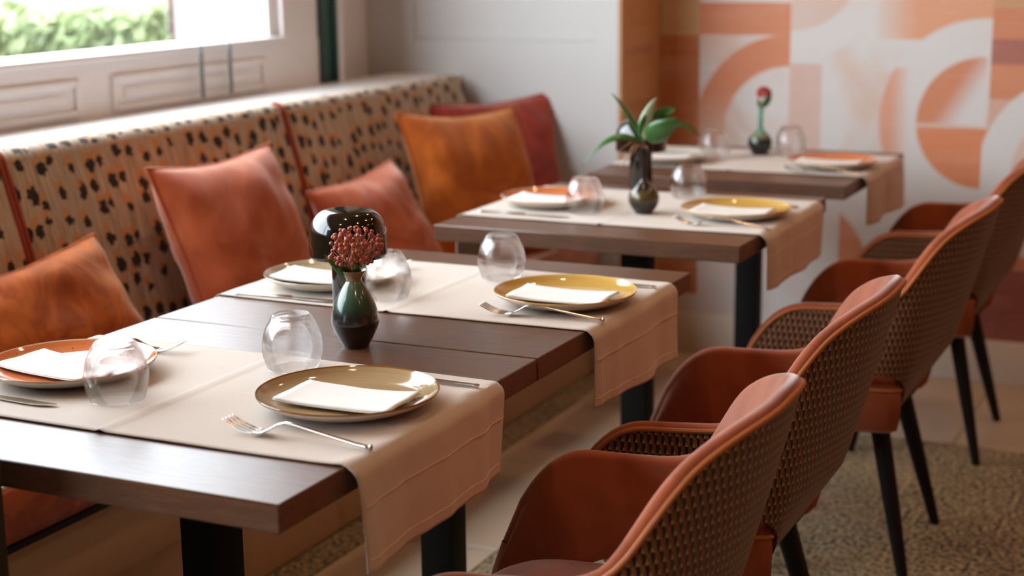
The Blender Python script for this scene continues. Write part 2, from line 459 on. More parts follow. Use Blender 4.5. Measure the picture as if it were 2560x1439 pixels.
# window wall: below the sill, the rail, the jamb, the green post
bm = bmesh.new()
XW = -1.68
box_bm(bm, X0-.1, XW, Y0, 2.91, -.12, 1.085)
box_bm(bm, X0-.1, XW, 2.575, 2.762, 1.085, ZC); box_bm(bm, X0-.1, XW, 2.852, 2.91, 1.085, ZC)
box_bm(bm, X0-.1, XW-.03, 2.762, 2.852, .9, ZC)
box_bm(bm, X0-.1, X0, 2.91, 3.24, -.12, ZC)
box_bm(bm, X0-.1, XW, Y0, 2.575, 2.60, ZC)
box_bm(bm, X0-.1, XW, Y0, -3.7, 1.085, 2.60)
wl = tag(from_bm('wall_left', bm, M['white_paint'], smooth=False), kind='structure')
for (a, b) in ((-.9, .46), (.60, 1.67), (1.79, 2.47)):
    bm = bmesh.new()
    for q in ((a, a+.018, .955, 1.045), (b-.018, b, .955, 1.045), (a+.018, b-.018, 1.027, 1.045), (a+.018, b-.018, .955, .972)):
        box_bm(bm, XW, XW+.010, q[0], q[1], q[2], q[3], bev=.003)
    box_bm(bm, XW, XW+.005, a+.05, b-.05, .985, 1.012, bev=.002)
    from_bm('rail_panel', bm, M['white_paint'], wl)
gp = tag(box_obj('trim_1', M['green_paint'], (XW-.03, XW+.012, 2.766, 2.848, .947, ZC), bev=.004), kind='structure')
box_obj('green_bead', M['green_paint'], (XW-.01, XW+.022, 2.826, 2.846, .947, ZC), gp, bev=.003)
win = thing('window_1', None, None); tag(win, kind='structure')
box_obj('sill', M['white_paint'], (X0-.06, XW+.018, Y0+.3, 2.575, 1.085, 1.100), win, bev=.004)
for (a, b, c, d) in ((2.53, 2.575, 1.10, 2.6), (-3.7, -3.65, 1.10, 2.6), (-.60, -.55, 1.10, 2.6), (-3.65, 2.53, 2.55, 2.6)):
    box_obj('window_frame', M['white_paint'], (-1.76, -1.70, a, b, c, d), win, bev=.004)
box_obj('pane', M['pane'], (-1.738, -1.732, -.55, 2.53, 1.10, 2.55), win)
box_obj('pane', M['pane'], (-1.738, -1.732, -3.65, -.60, 1.10, 2.55), win)
# white shelf behind the banquette
tag(box_obj('trim_2', M['white_paint'], (XW, -1.425, -2.0, yf, .915, .945), bev=.004), kind='structure')
tag(box_obj('trim_3', M['white_paint'], (XW, -1.46, -2.0, yf, 0, .915)), kind='structure')

# outside
tag(box_obj('ground', M['pavement'], (-60, X0-.1, -40, 60, -.5, -.15)), kind='structure')
def hedge(y0, y1, x0, x1, z1):
    h = thing('hedge', 'clipped green hedge outside the window in bright daylight', 'hedge', ((x0+x1)/2, (y0+y1)/2, -.15))
    cx, cy = (x0+x1)/2, (y0+y1)/2
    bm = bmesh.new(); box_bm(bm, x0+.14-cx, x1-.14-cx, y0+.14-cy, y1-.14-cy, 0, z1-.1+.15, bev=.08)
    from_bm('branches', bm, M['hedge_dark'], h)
    bm = bmesh.new(); R = random.Random(3)
    for _ in range(9000):
        px = R.uniform(x0, x1); py = R.uniform(y0, y1); pz = R.uniform(.3, z1) if R.random() < .45 else z1 - abs(R.gauss(0, .06))
        if R.random() < .5: px = x1 - abs(R.gauss(0, .08))
        if R.random() < .15: py = y1 - abs(R.gauss(0, .05))
        pz += .05*noise.noise(Vector((px*3, py*3, 0)))
        c = Vector((px-cx, py-cy, pz+.15)); d = Vector((R.gauss(0, 1), R.gauss(0, 1), R.gauss(.3, 1))).normalized()
        u = d.orthogonal().normalized(); v = d.cross(u); L = R.uniform(.03, .06); W = L*.45
        ps = [c-u*L, c+v*W+d*W*.3, c+u*L, c-v*W+d*W*.3]
        bm.faces.new([bm.verts.new(p) for p in ps])
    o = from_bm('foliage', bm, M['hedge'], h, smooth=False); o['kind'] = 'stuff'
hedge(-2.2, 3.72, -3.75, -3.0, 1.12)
pp = thing('street_post', 'thin pale pinkish post at the right end of the hedge outside', 'post', (-3.02, 3.80, -.15))
bm = bmesh.new(); tube_bm(bm, [(0, 0, 0), (0, 0, 2.2)], .016, 10); from_bm('pole', bm, M['post_pink'], pp)
lathe('foot', [(0, 0), (.05, 0), (.05, .02), (.0, .03)], M['post_pink'], pp, 16)
lp = thing('street_lamp', 'slim grey lamp post standing beyond the hedge outside', 'lamp post', (-9.0, 10.6, -.15))
bm = bmesh.new(); tube_bm(bm, [(0, 0, 0), (0, 0, 3.4)], [.05, .035], 10); from_bm('pole', bm, M['cord'], lp)
lathe('lantern', [(0, 3.4), (.08, 3.42), (.12, 3.6), (.06, 3.7), (0, 3.72)], M['cord'], lp, 16)

# downlights: real fittings in the ceiling
def downlight(x, y, lab):
    h = thing('downlight', lab, 'ceiling light', (x, y, ZC), 0, 'recessed ceiling downlights')
    lathe('bezel', [(.045, -.004), (.058, -.006), (.060, -.001), (.045, -.001)], M['white_paint'], h, 24)
    lathe('lens', [(0, -.003), (.044, -.003)], M['lens'], h, 24)
    d = bpy.data.lights.new('downlight_lamp', 'SPOT'); d.energy = LAMP_W; d.color = (1, .60, .32); d.spot_size = 2.3; d.spot_blend = .8; d.shadow_soft_size = .045
    o = bpy.data.objects.new('downlight_lamp', d); COL.objects.link(o); o.location = (0, 0, -.012); o.parent = h
for x in (-.35, 1.0, 2.4):
    for y in (-.7, .5, 1.7, 2.9):
        downlight(x, y, 'round recessed ceiling downlight with white bezel, glowing warm')

# ------------------------------------------------------------------ banquette
YB0, YB1 = -1.0, 3.20
SEAMS = [.05, 1.09, 2.13, YB1]
bq = thing('banquette', 'long upholstered banquette with spotted fabric back and orange velvet seat below the window', 'bench', (-1.2, 1.1, 0))
OFF = Vector((1.2, -1.1, 0))
def bpt(x, y, z): return Vector((x, y, z)) + OFF
# base
def bbox(name, mat, d, bev=0.0):
    return box_obj(name, mat, (d[0]+1.2, d[1]+1.2, d[2]-1.1, d[3]-1.1, d[4], d[5]), bq, bev=bev)
bbox('plinth', M['cream_paint'], (-1.44, -.962, YB0, YB1, .0, .20))
bbox('front_board', M['cream_paint'], (-1.44, -.945, YB0, YB1, .20, .345), .003)
# back panels: curved top, slight lean
def back_pt(y, s, ya, yb):
    # s: 0 bottom of front .. 1 top edge rolled to shelf
    Z0, Z1 = .44, .925
    if s < .86:
        u = s/.86; z = Z0 + (Z1-Z0)*u; xx = -1.275 - .115*u + .012*math.sin(PI*u)
    else:
        a = (s-.86)/.14*PI/2; xx = -1.39 - .034*math.sin(a); z = Z1 + .024*(1-math.cos(a)); 
        z = Z1 + .026*math.sin(a); xx = -1.39 - .034*(1-math.cos(a))
    e = min(y-ya, yb-y); k = max(0.0, 1-e/.022); xx -= .014*k*k
    if yb > 3.1:                                             # rounded free end
        e2 = yb - y
        if e2 < .07:
            q = 1 - e2/.07; xx -= .05*q*q; z -= .05*q*q*q*(s**3)
    return bpt(xx, y, z)
ys = [YB0] + SEAMS
LEN = .52
for a, b in zip(ys, ys[1:]):
    bm = bmesh.new()
    grid_bm(bm, lambda u, v, a=a, b=b: back_pt(a+(b-a)*u, v, a, b), 60, 22, lambda u, v, a=a, b=b: ((a+(b-a)*u), v*LEN))
    # back and closing faces
    o = from_bm('back_panel', bm, M['spots'], bq)
    md = o.modifiers.new('s', 'SOLIDIFY'); md.thickness = .03; md.offset = -1
for y in SEAMS[:-1]:
    for dy in (-.0065, .0065):
        bm = bmesh.new(); pts = [back_pt(y+dy, s, y-.5, y+.5) + Vector((-.004, 0, 0)) for s in [i/24*.99 for i in range(25)]]
        tube_bm(bm, pts, .0055, 8); from_bm('piping', bm, M['rust_piping'], bq)
bm = bmesh.new()
tube_bm(bm, [back_pt(YB1-.012, s, 2.1, YB1) + Vector((.002, 0, 0)) for s in [i/20 for i in range(21)]], .005, 8)
from_bm('piping', bm, M['rust_piping'], bq)
# seat cushions
for a, b in zip(ys, ys[1:]):
    bm = bmesh.new(); box_bm(bm, -1.31+1.2, -.93+1.2, a+.004-1.1, b-.004-1.1, .352, .462, bev=.022, seg=4)
    o = from_bm('seat_cushion', bm, M['seat_velvet'], bq)
    bm = bmesh.new(); tube_bm(bm, [bpt(-.934, a+.03, .349), bpt(-.934, b-.03, .349)], .006, 6); from_bm('seat_piping', bm, M['black_metal'], bq)
    bm = bmesh.new(); tube_bm(bm, [bpt(-.942, a+.025, .458), bpt(-.942, b-.025, .458)], .005, 6); from_bm('seat_piping', bm, M['spots'], bq)

# ------------------------------------------------------------------ cushions
def pillow(name, mat, label, P, right, up, wd, ht, th, seed=0, sag=0.0):
    """P: centre; right/up: axes of the face"""
    right = Vector(right).normalized(); up = Vector(up); up = (up - right*up.dot(right)).normalized(); nrm = right.cross(up)
    root = thing(name, label, 'cushion', P, 0, 'velvet cushions on the banquette')
    N = 40
    def pt(u, v, side):
        a = 2*u-1; b = 2*v-1
        pu = 1-.10*(1-abs(b)**1.5)*abs(a)**3 ; pv = 1-.10*(1-abs(a)**1.5)*abs(b)**3
        ex = a*pu*wd/2; ey = b*pv*ht/2
        prof = (max(0, 1-abs(a)**2.6)*max(0, 1-abs(b)**2.6))**.55
        n1 = noise.noise(Vector((a*1.7+seed, b*1.7, seed*.7))); n2 = noise.noise(Vector((a*5+seed, b*2.2+a*2, 3+seed)))
        h = side*(th/2)*prof*(1+.16*n1) + side*prof*.004*n2
        # edge wrinkles
        h += side*.002*math.sin(a*9+seed+3*b)*max(0, abs(b)-.5)*prof + side*.0045*math.sin(b*13+seed*2+3*a)*max(0, abs(a)-.4)*prof*1.5
        bend = -sag*(a*a)*.5
        wob = .012*noise.noise(Vector((a*1.3, b*1.3, seed+9)))
        return right*ex + up*(ey+bend) + nrm*(h+wob)
    bm = bmesh.new()
    grid_bm(bm, lambda u, v: pt(u, v, 1), N, N); grid_bm(bm, lambda u, v: pt(u, v, -1), N, N)
    bmesh.ops.remove_doubles(bm, verts=bm.verts, dist=1e-5)
    cv = from_bm('cover', bm, mat, root)
    bm = bmesh.new(); per = []
    for k in range(N): per.append(pt(k/N, 0, 0))
    for k in range(N): per.append(pt(1, k/N, 0))
    for k in range(N): per.append(pt(1-k/N, 1, 0))
    for k in range(N+1): per.append(pt(0, 1-k/N, 0))
    tube_bm(bm, per, .0042, 6, cap=False); from_bm('edge_piping', bm, mat, cv)
    return root
lean = Vector((-.20, 0, .42))
pillow('throw_cushion', M['brown_velvet'], 'crumpled ochre-brown velvet cushion behind the nearest table at the left edge', (-1.155, .955, .613), (0, .995, .08), (-.20, -.07, .33), .46, .33, .15, 1.3)
pillow('throw_cushion', M['rust_velvet'], 'large rust-orange velvet cushion leaning between the two near spotted panels', (-1.165, 1.605, .672), (0, 1, .0), (-.17, 0, .42), .47, .46, .16, 4.1)
pillow('throw_cushion', M['rust_velvet'], 'smaller rust velvet cushion half behind the black mushroom lamp', (-1.15, 2.20, .612), (0, .997, .07), (-.17, -.02, .33), .44, .34, .14, 7.7)
pillow('throw_cushion', M['ochre_velvet'], 'big ochre velvet cushion standing in front of the brick-red one', (-1.11, 2.69, .672), (.36, .93, -.035), (-.18, .04, .42), .46, .46, .16, 2.2)
pillow('throw_cushion', M['red_velvet'], 'brick-red velvet cushion in the far corner against the white pier', (-1.20, 3.02, .675), (.62, .78, .03), (-.09, .14, .42), .46, .45, .13, 5.9)

# ------------------------------------------------------------------ tables
W_, L_ = .6895, .7027
TY = [0.0, .6895, 1.6554, 2.5306]
TX = [0.0, 0.0, .0077, .0077]
tl = ['nearest square dark wood table, its front corner pointing at the camera', 'second square dark wood table, pushed against the nearest one',
      'third square dark wood table, with the leafy black vase', 'farthest square dark wood table, beside the white pier']
for i in range(4):
    h = thing('dining_table', tl[i], 'table', (TX[i]-L_/2, TY[i]+W_/2, 0), 0, 'square dark tables along the banquette')
    box_obj('tabletop', M['table'], (-L_/2, L_/2, -W_/2+.0022, W_/2-.0022, .7145, .75), h, bev=.0016, seg=1)
    bm = bmesh.new(); box_bm(bm, -.0315, .0315, -.0315, .0315, .012, .7085, bev=.003); from_bm('column', bm, M['black_metal'], h)
    bm = bmesh.new(); box_bm(bm, -.19, .19, -.19, .19, .7085, .7145, bev=.001, seg=1); from_bm('mounting_plate', bm, M['black_metal'], h)
    bm = bmesh.new(); box_bm(bm, -.17, .17, -.17, .17, 0, .012, bev=.003); from_bm('base_plate', bm, M['black_metal'], h)

# runners
RY = [(.140, .545), (.870, 1.262), (1.79, 2.262), (2.70, 3.135)]
rl = ['beige linen runner across the nearest table', 'beige linen runner across the second table, under the yellow plate',
      'beige linen runner across the third table, under the black vase', 'beige linen runner across the farthest table']
def runner(i):
    y0, y1 = RY[i]; xe = TX[i]; xl = xe - L_; drop = .128 if i != 2 else .12; sd = i*3.1
    R = .014
    # path (x,z) with arclength
    path = []
    for k in range(14): path.append((xl-.012, .75-drop+ (drop-R)*k/13 - .0))
    for k in range(1, 7): a = k/6*PI/2; path.append((xl-.012+R*(1-math.cos(a)), .7515-R+R*math.sin(a)))
    n = 84
    for k in range(1, n): path.append((xl+.002 + (xe-.002-(xl+.002))*k/n, .7515))
    for k in range(0, 7): a = k/6*PI/2; path.append((xe-.004+ (R+.006)*math.sin(a), .7515-(R+.004)*(1-math.cos(a))))
    for k in range(1, 30): path.append((xe+.016 + .004*k/29, .7475-R-(drop-R)*k/29))
    NP = len(path)-1; NV = 44
    def f(u, v):
        k = u*NP; a = int(min(k, NP-1)); fr = k-a
        x = path[a][0]*(1-fr)+path[a+1][0]*fr; z = path[a][1]*(1-fr)+path[a+1][1]*fr
        y = y0+(y1-y0)*v
        mid = xl + .49*L_
        if xl < x < xe:      # pressed crease at the middle, faint undulation
            z += .0028*math.exp(-((x-mid)/.004)**2)
            y += (v-.5)*.010*(1-((x-mid)/(L_/2))**2)
            z += .0005*noise.noise(Vector((x*9, y*9, sd)))+.0003
            if x > xe-.05:
                q = (x-(xe-.05))/.05; z += q*q*.0035*max(0, noise.noise(Vector((1.0, y*16, sd))))*2
        elif x >= xe:
            dpt = max(0, (.7515-z)/drop)
            x += .014*dpt*(noise.noise(Vector((sd, y*8, z*3)))) + .006*dpt*math.sin(y*22+sd) + .004*min(1, dpt*4)*max(0, noise.noise(Vector((1.0, y*16, sd))))*2
            x = max(x, xe+.004)
            x += .0012*math.exp(-((z-.702)/.0022)**2)
            y += (v-.5)*(-.028)*dpt*(1 if i != 1 else .7); z += .010*dpt*(v-.5)*(1 if i == 0 else -.4)
            if v < .04: x -= .004*dpt
        else:
            x -= .006*abs(noise.noise(Vector((sd, y*8, z*4))))
        return (x, y, z)
    h = bmesh.new(); grid_bm(h, f, NP, NV)
    for v_ in h.verts: v_.co -= Vector((xe-L_/2, (y0+y1)/2, .75))
    o = from_bm('table_runner', h, M['linen'], loc=(xe-L_/2, (y0+y1)/2, .75))
    md = o.modifiers.new('s', 'SOLIDIFY'); md.thickness = .0012; md.offset = 1
    tag(o, rl[i], 'table runner', 'linen runners on the tables')
    ref = Vector((xe-L_/2, (y0+y1)/2, .75))
    for zz in (.703, .7515-drop+.012):  # pale tubes: light caught by the pressed crease, and the bottom hem
        ku = min(range(NP-29, NP+1), key=lambda k: abs(path[k][1]-zz)); bm = bmesh.new()
        tube_bm(bm, [Vector(f(ku/NP, .02+.96*q/40)) + Vector((.0012, 0, 0)) - ref for q in range(41)], .0007, 5)
        from_bm('crease_hem_line', bm, M['crease_hem'], o)
for i in range(4): runner(i)

# ------------------------------------------------------------------ tableware
TZ = .7532
def plate_proto(key):
    top = smooth_prof([(0, .0062), (.05, .0062), (.082, .0068), (.105, .0098), (.122, .0158), (.1335, .0232)], 5)
    rim = [(.1348, .0240), (.1354, .0232), (.1350, .0216)]
    bot = smooth_prof([(.1330, .0190), (.118, .0112), (.098, .0045), (.080, .0018), (.074, .0), (.070, .0), (.067, .0020), (.03, .0022), (0, .0022)], 4)
    return top, rim, bot
def plate(x, y, key, label):
    h = thing('dinner_plate', label, 'plate', (x, y, TZ), random.uniform(0, 6), 'glazed dinner plates')
    top, rim, bot = plate_proto(key)
    k = .905; sc = lambda q: [(r_*k, z_) for r_, z_ in q]
    lathe('glazed_face', sc(top + rim), PL[key], h, 72); lathe('underside', sc([rim[-1]] + bot), M['under'], h, 72)
def napkin(x, y, rot, label, sx=.172, sy=.098, tilt=0.0):
    h = thing('paper_napkin', label, 'napkin', (x, y, TZ+.0105), rot, 'folded paper napkins')
    for k in range(2):
        bm = bmesh.new(); e = .0015*k
        def f(u, v, k=k):
            a = 2*u-1; b = 2*v-1
            bow = .0016 + .0035*(abs(a)**3) + .0016*noise.noise(Vector((a*1.4+x*9, b*1.2+y*5, k*.3)))*(abs(a)+.2)
            return ((u-.5)*sx, (v-.5)*(sy-.003*k) , bow + k*(.0014 + .0016*v*abs(a)))
        grid_bm(bm, f, 20, 12); o = from_bm('paper_layer', bm, M['paper'], h)
        md = o.modifiers.new('s', 'SOLIDIFY'); md.thickness = .0011; md.offset = 1
GLASS = None
def tumbler(x, y, label):
    global GLASS
    if GLASS is None:
        outer = smooth_prof([(.0370, 0), (.0412, .012), (.0442, .027), (.0434, .042), (.0390, .0585), (.0325, .0720), (.0284, .0785), (.0258, .0805)], 5)
        inner = smooth_prof([(0, .0758), (.014, .0754), (.0245, .0736), (.0310, .0670), (.0374, .0560), (.0420, .0412), (.0428, .028), (.0398, .012), (.0358, .0003)], 5)
        prof = [(.0364, -.0002)] + outer + [(.0240, .0802), (.014, .0792), (0, .0789)]
        bm = bmesh.new(); lathe_bm(bm, prof, 64); lathe_bm(bm, inner + [(.0364, -.0002)], 64)
        bmesh.ops.remove_doubles(bm, verts=bm.verts, dist=1e-6)
        GLASS = from_bm('drinking_glass', bm, M['glass'])
        g = GLASS
    else:
        g = GLASS.copy(); COL.objects.link(g)
    g.location = (x, y, TZ+.0004); g.rotation_euler = (0, 0, random.uniform(0, 6))
    tag(g, label, 'glass', 'upturned drinking glasses')

# fork: along +x from handle end (x=-.21) to tips (x=0)
def fork_mesh():
    bm = bmesh.new()
    hp = [(-.212, .0040, .0034, .9), (-.205, .0046, .0030, .9), (-.19, .0062, .0029, .8), (-.14, .0136, .0027, .7), (-.105, .0192, .0027, .55), (-.090, .0202, .0030, .5), (-.078, .0168, .0040, .38), (-.068, .0106, .0066, .24), (-.058, .0056, .0104, .14), (-.044, .0040, .0124, .10)]
    pts = [(a, 0, z) for a, z, r, f_ in hp]
    tube_bm(bm, pts, [q[2] for q in hp], 10, flat=[q[3] for q in hp])
    for k in range(4):
        y0 = -.0088 + k*.00587
        tp = [(-.048, y0*1.1, .0040), (-.032, y0*1.22, .0048), (-.015, y0*1.22, .0098), (0, y0*1.18, .0172)]
        tube_bm(bm, smooth_prof(tp, 4), [.0017]*12 + [.0009], 6, flat=[.6]*13)
    lathe_tip = [(-.2135, 0, .0040), (-.2115, 0, .0040)]
    tube_bm(bm, lathe_tip, .0042, 10)
    me = bpy.data.meshes.new('fork'); bmesh.ops.recalc_face_normals(bm, faces=bm.faces); bm.to_mesh(me); bm.free(); me.materials.append(M['steel'])
    for p in me.polygons: p.use_smooth = True
    return me
FORK = fork_mesh()
def fork(x, y, rz, label):
    o = bpy.data.objects.new('table_fork', FORK); COL.objects.link(o); o.location = (x, y, TZ+.0004); o.rotation_euler = (0, 0, rz)
    tag(o, label, 'fork', 'steel forks')
def knife(x, y, rz, label):
    h = thing('table_knife', label, 'knife', (x, y, TZ+.0034), rz, 'steel knives')
    bm = bmesh.new(); tube_bm(bm, [(-.225, 0, 0), (-.222, 0, 0), (-.218, 0, 0), (-.16, 0, .0004), (-.112, 0, .0004), (-.108, 0, .0)], [.0036, .0040, .0032, .0036, .0042, .0028], 10, flat=[.8]*6)
    from_bm('handle', bm, M['steel'], h)
    bm = bmesh.new()
    outl = smooth_prof([(-.108, -.0035), (-.09, -.0075), (-.05, -.0095), (-.02, -.0070), (0, .0045), (-.03, .0050), (-.108, .0045)], 5)
    top = [bm.verts.new((a, b, .0006)) for a, b in outl]; bot = [bm.verts.new((a, b, -.0008)) for a, b in outl]
    bm.faces.new(top); bm.faces.new(bot[::-1])
    for k in range(len(outl)): bm.faces.new((top[k], bot[k], bot[(k+1) % len(outl)], top[(k+1) % len(outl)]))
    from_bm('blade', bm, M['steel'], h, smooth=False)

plates = [(-0.124, 0.355, 'olive', 'olive-brown glazed plate with a brown rim, nearest to the camera'),
          (-0.576, 0.334, 'orange', 'speckled orange plate cut off by the left edge'),
          (-0.108, 1.041, 'yellow', 'mustard-yellow plate on the second table'),
          (-0.562, 1.020, 'sage', 'beige plate behind the black mushroom lamp stem'),
          (-0.106, 1.986, 'yellow', 'mustard-yellow plate on the third table, right of the leafy vase'),
          (-0.556, 1.992, 'orange', 'orange plate on the third table by the ochre cushion'),
          (-0.108, 2.842, 'orange', 'orange plate on the farthest table'),
          (-0.572, 2.800, 'grey', 'pale plate on the farthest table by the pier, behind the leaves')]
for p in plates: plate(*p)
naps = [(-0.122, 0.350, .03, 'folded white napkin on the olive-brown plate'), (-0.590, 0.330, -.10, 'folded white napkin on the orange plate at the left edge'),
        (-0.110, 1.036, .03, 'folded white napkin on the yellow plate of the second table'), (-0.580, 1.018, .05, 'folded white napkin on the beige plate behind the lamp'),
        (-0.110, 1.980, .0, 'folded white napkin on the yellow plate of the third table'), (-0.565, 1.990, .02, 'folded white napkin on the orange plate by the ochre cushion'),
        (-0.112, 2.836, .0, 'folded white napkin on the orange plate of the farthest table'), (-0.580, 2.796, .0, 'folded white napkin on the pale plate of the farthest table')]
for n_ in naps: napkin(*n_)
gl = [(-0.302, 0.494, 'upturned clear glass behind the olive-brown plate'), (-0.434, 0.262, 'upturned clear glass in front of the orange plate, nearest at left'),
      (-0.300, 1.188, 'upturned clear glass behind the yellow plate of the second table'), (-0.413, 0.960, 'upturned clear glass behind the berry sprig'),
      (-0.440, 1.912, 'upturned clear glass left of the leafy black vase'), (-0.294, 2.205, 'upturned clear glass right of the leafy black vase'),
      (-0.460, 2.905, 'upturned clear glass left of the red-bud vase, farthest table'), (-0.283, 3.060, 'upturned clear glass right of the red-bud vase, farthest table')]
for g_ in gl: tumbler(*g_)
def ang(ax, ay, bx, by): return math.atan2(by-ay, bx-ax)
# fork location is at tips, handle trails along -x local
fork(-.210, .203, PI-.02, 'steel fork beside the olive-brown plate')
fork(-.204, .912, PI+.08, 'steel fork beside the yellow plate of the second table')
fork(-.200, 1.848, PI-.02, 'steel fork beside the yellow plate of the third table')
fork(-.205, 2.712, PI-.01, 'steel fork beside the orange plate of the farthest table')
fork(-.500, .496, .15, 'steel fork sticking out behind the speckled orange plate')
fork(-.492, 1.190, .2, 'steel fork sticking out behind the beige plate')
knife(-.228, .501, PI, 'steel knife, its handle right of the olive-brown plate')
knife(-.228, 1.200, PI, 'steel knife, its handle right of the yellow plate of the second table')
knife(-.230, 2.140, PI, 'steel knife behind the yellow plate of the third table')
knife(-.484, .194, -.03, 'steel knife in front of the orange plate at the left edge')
knife(-.450, .889, .05, 'steel knife in front of the beige plate')
knife(-.44, 1.825, .0, 'steel knife in front of the orange plate by the ochre cushion')

# mushroom lamps
def mushroom(x, y, z, label, hgt=.193):
    h = thing('mushroom_lamp', label, 'lamp', (x, y, z), 0, 'black mushroom table lamps')
    r = .0628; top = hgt; dh = .077
    out = smooth_prof([(0, top), (.028, top-.0008), (.044, top-.0055), (.0550, top-.0165), (.0610, top-.031), (r-.0005, top-.046), (r, top-.060), (r, top-dh+.004)], 6) + [(r-.0015, top-dh), (r-.004, top-dh)]
    inn = smooth_prof([(r-.005, top-dh+.004), (r-.006, top-.055), (.046, top-.018), (0, top-.008)], 5)
    lathe('lamp_shade', out + inn, M['lamp_black'], h, 64)
    lathe('stem', [(0, .0), (.0275, 0), (.0283, .002), (.0283, .1), (.0283, top-.03), (0, top-.03)], M['lamp_black'], h, 48)
mushroom(-.366, .762, .7502, 'glossy black mushroom lamp beside the berry vase')
mushroom(-.452, 2.300, TZ+.0008, 'black mushroom lamp behind the leafy black vase', .172)

# vases
v = thing('bud_vase', 'teardrop vase glazed green above and black below, on the nearest table', 'vase', (-.288, .648, .7502))
prof = smooth_prof([(0, .0), (.0185, 0), (.0205, .003), (.0285, .018), (.0358, .035), (.0364, .045), (.0335, .062), (.0272, .078), (.0195, .092), (.0134, .1015), (.0120, .1055), (.0142, .1120), (.0205, .1205)], 6)
bm = bmesh.new(); inn = [(.0195, .1205), (.0105, .105), (.0110, .098), (.0, .080)]
lathe_bm(bm, prof + inn, 56)
for q in bm.verts:                                           # pinched spout
    if q.co.z > .108:
        a = math.atan2(q.co.y, q.co.x); k = (q.co.z-.108)/.0125; s_ = max(0, math.cos(a - 3.35))**10
        q.co.x += math.cos(a)*s_*k*.008; q.co.y += math.sin(a)*s_*k*.008; q.co.z += s_*k*.004
from_bm('body', bm, M['vase_green'], v)
def bottle(x, y, z, mat, label, nh):
    h = thing('bud_vase', label, 'vase', (x, y, z))
    pr = smooth_prof([(0, 0), (.018, 0), (.021, .003), (.0315, .018), (.0352, .034), (.031, .050), (.020, .063), (.0105, .072), (.0072, .082), (.0066, nh-.02), (.0078, nh-.004), (.0092, nh)], 6)
    lathe('body', pr + [(.008, nh), (.0055, nh-.01), (0, nh-.02)], mat, h, 48)
bottle(-.311, 1.950, TZ+.001, M['vase_black'], 'round-bellied black and bronze vase with slender neck on the third table', .150)
bottle(-.362, 3.020, TZ+.001, M['vase_teal'], 'small round dark vase with a pale green neck on the farthest table', .136)

def leaf_bm(bm, p0, p1, p2, wd, side, n=14, cup=.25):
    p0, p1, p2 = Vector(p0), Vector(p1), Vector(p2); side = Vector(side).normalized(); rows = []
    for i in range(n+1):
        t_ = i/n; c = p0*(1-t_)**2 + p1*2*t_*(1-t_) + p2*t_*t_
        tg = ((p1-p0)*(1-t_) + (p2-p1)*t_).normalized()
        s_ = (side - tg*side.dot(tg)).normalized(); nn_ = tg.cross(s_)
        w_ = wd*(math.sin(PI*min(1, t_*.97+.03)**.8)**.8 + .04) if i < n else wd*.02
        rows.append([bm.verts.new(c + s_*(w_*a) + nn_*(cup*w_*a*a)) for a in (-1, -.5, 0, .5, 1)])
    for a, b in zip(rows, rows[1:]):
        for k in range(4): bm.faces.new((a[k], a[k+1], b[k+1], b[k]))
def leaf(parent, mat, *a, **k):
    bm = bmesh.new(); leaf_bm(bm, *a, **k); o = from_bm('leaf', bm, mat, parent)
    md = o.modifiers.new('s', 'SOLIDIFY'); md.thickness = .0008
    return o
R2 = Vector((.9027, .4302, 0)).normalized(); U2 = Vector((0, 0, 1)); D2 = Vector((-.43, .9, 0)).normalized()
def L3(a, b, c=0.0): return R2*a + U2*b + D2*c

# berry sprig
sp = thing('berry_sprig', 'sprig of dusty red round buds on thin stalks standing in the green vase', 'flower', (-.288, .648, .8507))
bm = bmesh.new(); RR = random.Random(11)
heads = []
tries = 0
while len(heads) < 135 and tries < 20000:
    tries += 1
    a = RR.uniform(-1, 1); b = RR.uniform(-.75, 1); c = RR.uniform(-1, 1)
    if a*a + b*b*1.0 + c*c > 1: continue
    if a*a + b*b + c*c < .25: continue
    p = L3(.004 + a*.044, .054 + b*.032, c*.036)
    if all((p-q).length > .0062 for q in heads): heads.append(p)
bmesh.ops.create_icosphere(bm, subdivisions=2, radius=.0038)
for q in bm.verts:
    a = math.atan2(q.co.y, q.co.x); q.co *= 1 - .07*abs(math.cos(2.5*a)); q.co.z *= .95
me = bpy.data.meshes.new('berry'); bm.to_mesh(me); bm.free(); me.materials.append(M['berry'])
for p in me.polygons: p.use_smooth = True
for p in heads:
    o = mesh_obj('berry', me, sp, p); o.scale = [RR.uniform(.8, 1.18)]*3
    d = (p - L3(0, .01, 0)).normalized(); o.rotation_euler = d.to_track_quat('Z', 'Y').to_euler()
bm = bmesh.new(); hubs = [L3(.0 + .012*math.cos(k*1.05), .030 + .006*(k % 2), .012*math.sin(k*1.05)) for k in range(6)]
for hb in hubs: tube_bm(bm, [L3(0, -.03, 0), L3(0, .008, 0), hb], .0011, 5)
for p in heads:
    hb = min(hubs, key=lambda q: (q-p).length); mid = (hb+p)/2 + L3(0, -.003, 0)
    tube_bm(bm, [hb, mid, p], [.0008, .0006, .0006], 4, cap=False)
from_bm('stalks', bm, M['stalk'], sp)
leaf(sp, M['green_leaf'], L3(-.002, .004), L3(-.018, .016), L3(-.044, .044, .0), .0065, L3(.3, .8, .3), n=10)
leaf(sp, M['green_leaf'], L3(-.002, .012), L3(-.012, .018, -.01), L3(-.020, .030, -.018), .007, L3(.6, .5, .3), n=8)
leaf(sp, M['green_leaf'], L3(.002, .010), L3(.008, .018, -.014), L3(.006, .034, -.022), .007, L3(.9, .2, 0), n=8)

